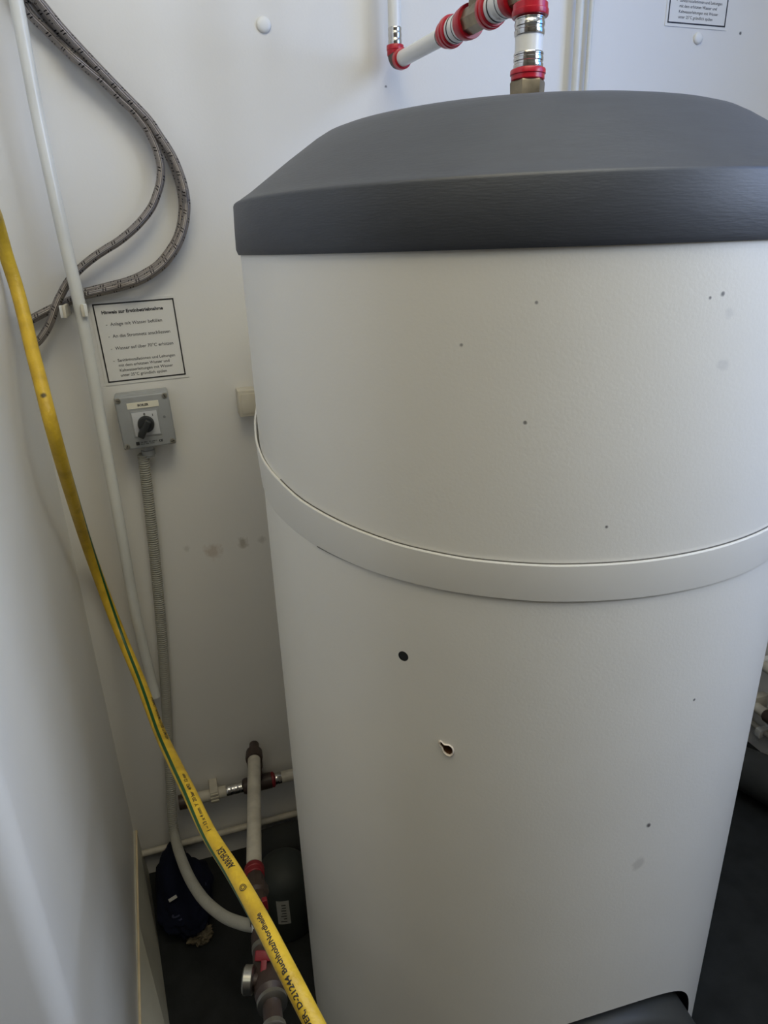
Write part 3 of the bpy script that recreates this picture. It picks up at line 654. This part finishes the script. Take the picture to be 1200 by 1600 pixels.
# red lever
bm = bmesh.new(); lv = at(412, 1508, 1.105); cdir = (CAM-lv).normalized(); mtx = Matrix.Translation(lv) @ Matrix((side_d, cdir, side_d.cross(cdir))).transposed().to_4x4()
box(bm, -.013, .013, -.003, .004, -.017, -.004, mtx=mtx, bev=.002); box(bm, -.004, .004, -.002, .008, -.006, .024, mtx=mtx, bev=.0015)
keep(obj('red_lever', bm, M['redwing'], smooth=True), vg)
hk = at(397, 1531, 1.105)
keep(obj('chrome_cap', lathe([(0, .015), (.002, .0175), (.012, .0175), (.014, .015)], hk, -side_d, seg=32), M['chrome'], smooth=True), vg)
keep(obj('cap_stem', lathe([(-.028, .008), (.001, .008)], hk, -side_d, seg=20), M['darkfit'], smooth=True), vg)
d3 = (v3-v2); L3 = d3.length; d3.normalize()
oe = v2+d3*(L3+.05)
keep(tube('drain_pipe', catmull([oe-d3*.01, oe+d3*.03+Vector((0, 0, -.015)), Vector((oe.x, oe.y-.05, oe.z-.10)), Vector((oe.x, oe.y-.05, .001))], 8), .0115, [M['darkfit']], seg=20), vg)
parts_along(vg, v2, d3, [('outlet_pipe', 'darkfit', [(.008, .012), (L3+.05, .012)], 24), ('chrome_ring', 'chrome', [(L3*.50, .0125), (L3*.52, .0150), (L3*.60, .0150), (L3*.62, .0125)], 32)])
# thin pipe just above the floor
p0 = on_wall(226, 1333, .012); p1 = on_wall(466, 1268, .012); zt = (p0.z+p1.z)/2
t = thing('floor_pipe', (p0.x, 1.188, zt), 'thin white pipe running along the back wall just above the floor', 'pipe')
pth = [Vector((-.198, 1.186, zt)), Vector((.5, 1.186, zt)), Vector((1.25, 1.186, zt)), Vector((1.298, 1.170, zt)), Vector((1.306, 1.12, zt)), Vector((1.306, .8, zt)), Vector((1.306, -.6, zt))]
keep(tube('pipe', catmull(pth, 10), .0068, [M['dusty']], seg=20), t)
p = on_x(1185, 1160, 1.30); keep(obj('pipe_clip', box(bmesh.new(), 1.29, 1.32, p.y-.008, p.y+.008, zt-.012, zt+.010, bev=.001), M['cap'], smooth=True), t)
p = on_x(1190, 1040, 1.283); p_2 = on_x(1192, 1110, 1.283)
for (x, y), lab, bx in (((1197, 1042), 'white pipe on the right wall, upper of the two beside the boiler', 1), ((1186, 1108), 'white pipe with brown fitting on the right wall, lower of the two beside the boiler', 0)):
    p = on_x(x, y, 1.283)
    t = thing('side_pipe', (1.283, p.y, p.z), lab, 'pipe')
    if bx:
        parts_along(t, Vector((1.283, 0, p.z)), (0, 1, 0), [('pipe', 'dusty', [(-.6, .013), (p.y+.045, .013)], 28), ('end_cap', 'dusty', [(p.y+.030, .016), (p.y+.060, .016), (p.y+.064, .012)], 28)])
        keep(obj('pipe_clip', box(bmesh.new(), 1.268, 1.32, p.y+.005, p.y+.02, p.z-.017, p.z+.017, bev=.002), M['cap'], smooth=True), t)
    else:
        parts_along(t, Vector((1.283, 0, p.z)), (0, 1, 0), [('pipe', 'dusty', [(p.y-.022, .0125), (p.y+.2, .0125)], 28), ('brown_fitting', 'darkfit', [(p.y-.10, .014), (p.y-.096, .017), (p.y-.026, .017), (p.y-.020, .0135)], 28), ('pipe', 'dusty', [(-.6, .0125), (p.y-.098, .0125)], 28)])
        keep(obj('pipe_clip', box(bmesh.new(), 1.268, 1.32, p.y+.010, p.y+.028, p.z-.016, p.z+.026, bev=.002), M['dusty'], smooth=True), t)

# ------------------------------------------------------------------ dark things on the floor
random.seed(4)
from mathutils import noise
def lump(name, cx, cy, sx, sy, h, mt, sub=5, amp=.2, fr_=14, rot=0, peak=None):
    bm = bmesh.new(); bmesh.ops.create_icosphere(bm, subdivisions=sub, radius=1.0)
    for v in bm.verts:
        q = v.co.copy(); k = 1+amp*noise.fractal(q*fr_*.12+Vector((cx*9, cy*9, 3)), 1.0, 2.0, 4)+amp*.4*noise.noise(q*fr_*.4)
        x, y = q.x*k*sx, q.y*k*sy; z = max(0.0, (q.z*k*.5+.45))*h
        if peak: z *= 1+peak*max(0, 1-((q.x+.25)**2+(q.y-.45)**2)*1.6)
        c, s = math.cos(rot), math.sin(rot); v.co = Vector((cx+x*c-y*s, cy+x*s+y*c, z))
    return obj(name, bm, mt, smooth=True, auto=70)
bag = thing('cloth_bag', (-.10, 1.06, 0), 'crumpled navy blue cloth bag slumped on the floor in the left corner', 'bag')
bg = lump('cloth', -.118, 1.09, .055, .10, .082, M['navy'], sub=5, amp=.16, fr_=14, rot=.10, peak=.7); keep(bg, bag)
p = on_z(270, 1404, .085); keep(obj('white_tab', box(bmesh.new(), -.008, .008, -.003, .003, -.001, .001, mtx=Matrix.Translation(p) @ Matrix.Rotation(.4, 4, 'Z') @ Matrix.Rotation(.5, 4, 'X')), M['tag']), bag)
me = text_mesh('SWISS', .034, .0004)
for v in me.vertices: v.co = Matrix.Rotation(R(52), 3, 'Z') @ v.co
me.transform(Matrix.Translation(on_z(282, 1440, .062)))
keep(link('faded_print', me, None, [M['navyprint']]), bag)
tag(lump('paper_lump', on_z(313, 1462, .01).x, on_z(313, 1462, .01).y, .022, .018, .028, M['lump'], sub=4, amp=.5, fr_=30), 'crumpled brown paper scrap on the dark floor beside the navy bag', 'scrap')
# dark tank beside the boiler, with its sticker
tc_ = Vector((.076, .992, .145)); tk = thing('expansion_tank', (tc_.x, tc_.y, 0), 'dark round tank with a small printed sticker, half hidden behind the boiler', 'tank')
tr_ = .052; base_ = Vector((tc_.x, tc_.y, 0))
keep(obj('tank_body', lathe([(0, tr_*.9), (.01, tr_)]+[(tc_.z-.02, tr_)]+[(tc_.z-.02+tr_*.75*math.sin(R(a)), tr_*math.cos(R(a))) for a in range(10, 91, 10)], base_, up, seg=56), M['tank'], smooth=True, auto=60), tk)
sp_ = at(443, 1426, 1.38); dv = (CAM-base_); dv.z = 0; dv.normalize(); sidev = Vector((-dv.y, dv.x, 0))
bm = bmesh.new(); stk = []
rv = ray(443, 1426); ox, oy = CAM.x-base_.x, CAM.y-base_.y
qa = rv.x**2+rv.y**2; qb = 2*(ox*rv.x+oy*rv.y); qc = ox*ox+oy*oy-tr_**2; disc = max(0, qb*qb-4*qa*qc)
hit = CAM+rv*((-qb-math.sqrt(disc))/(2*qa)); aa = math.atan2(hit.y-base_.y, hit.x-base_.x); zc = hit.z
for i in range(7):
    a_ = aa-R(13)+R(26)*i/6; stk.append([bm.verts.new(base_+Vector((math.cos(a_)*(tr_+.0006), math.sin(a_)*(tr_+.0006), z))) for z in (zc-.030, zc+.030)])
for a_, b_ in zip(stk, stk[1:]): bm.faces.new((a_[0], b_[0], b_[1], a_[1]))
keep(obj('sticker', bm, M['tag'], smooth=True), tk)
bm = bmesh.new(); rnd = random.Random(2)
for r_ in range(7):
    a_ = aa+R(6); z = zc-.024+.007*r_
    vs = [bm.verts.new(base_+Vector((math.cos(a_-R(t))*(tr_+.0010), math.sin(a_-R(t))*(tr_+.0010), zz))) for t, zz in ((0, z), (rnd.uniform(6, 13), z), (rnd.uniform(6, 13), z+.0025), (0, z+.0025))]
    bm.faces.new(vs)
keep(obj('sticker_print', bm, M['ink']), tk)
# insulated black duct along the back wall behind the boiler, coming round on the right
dp = [Vector((.035, 1.145, .040)), Vector((.3, 1.156, .040)), Vector((.6, 1.156, .040)), Vector((.9, 1.12, .045)), Vector((1.10, 1.05, .060)), Vector((1.20, .90, .068)), Vector((1.22, .70, .06)), Vector((1.22, .35, .06))]
dk = tube('insulated_duct', catmull(dp, 12), .055, [M['duct']], seg=32, rfun=lambda l: (.036 if l < .8 else min(.052, .036+(l-.8)*.1))+.002*math.sin(l*31))
tag(dk, 'thick black insulated duct lying on the floor along the wall behind the boiler', 'duct')
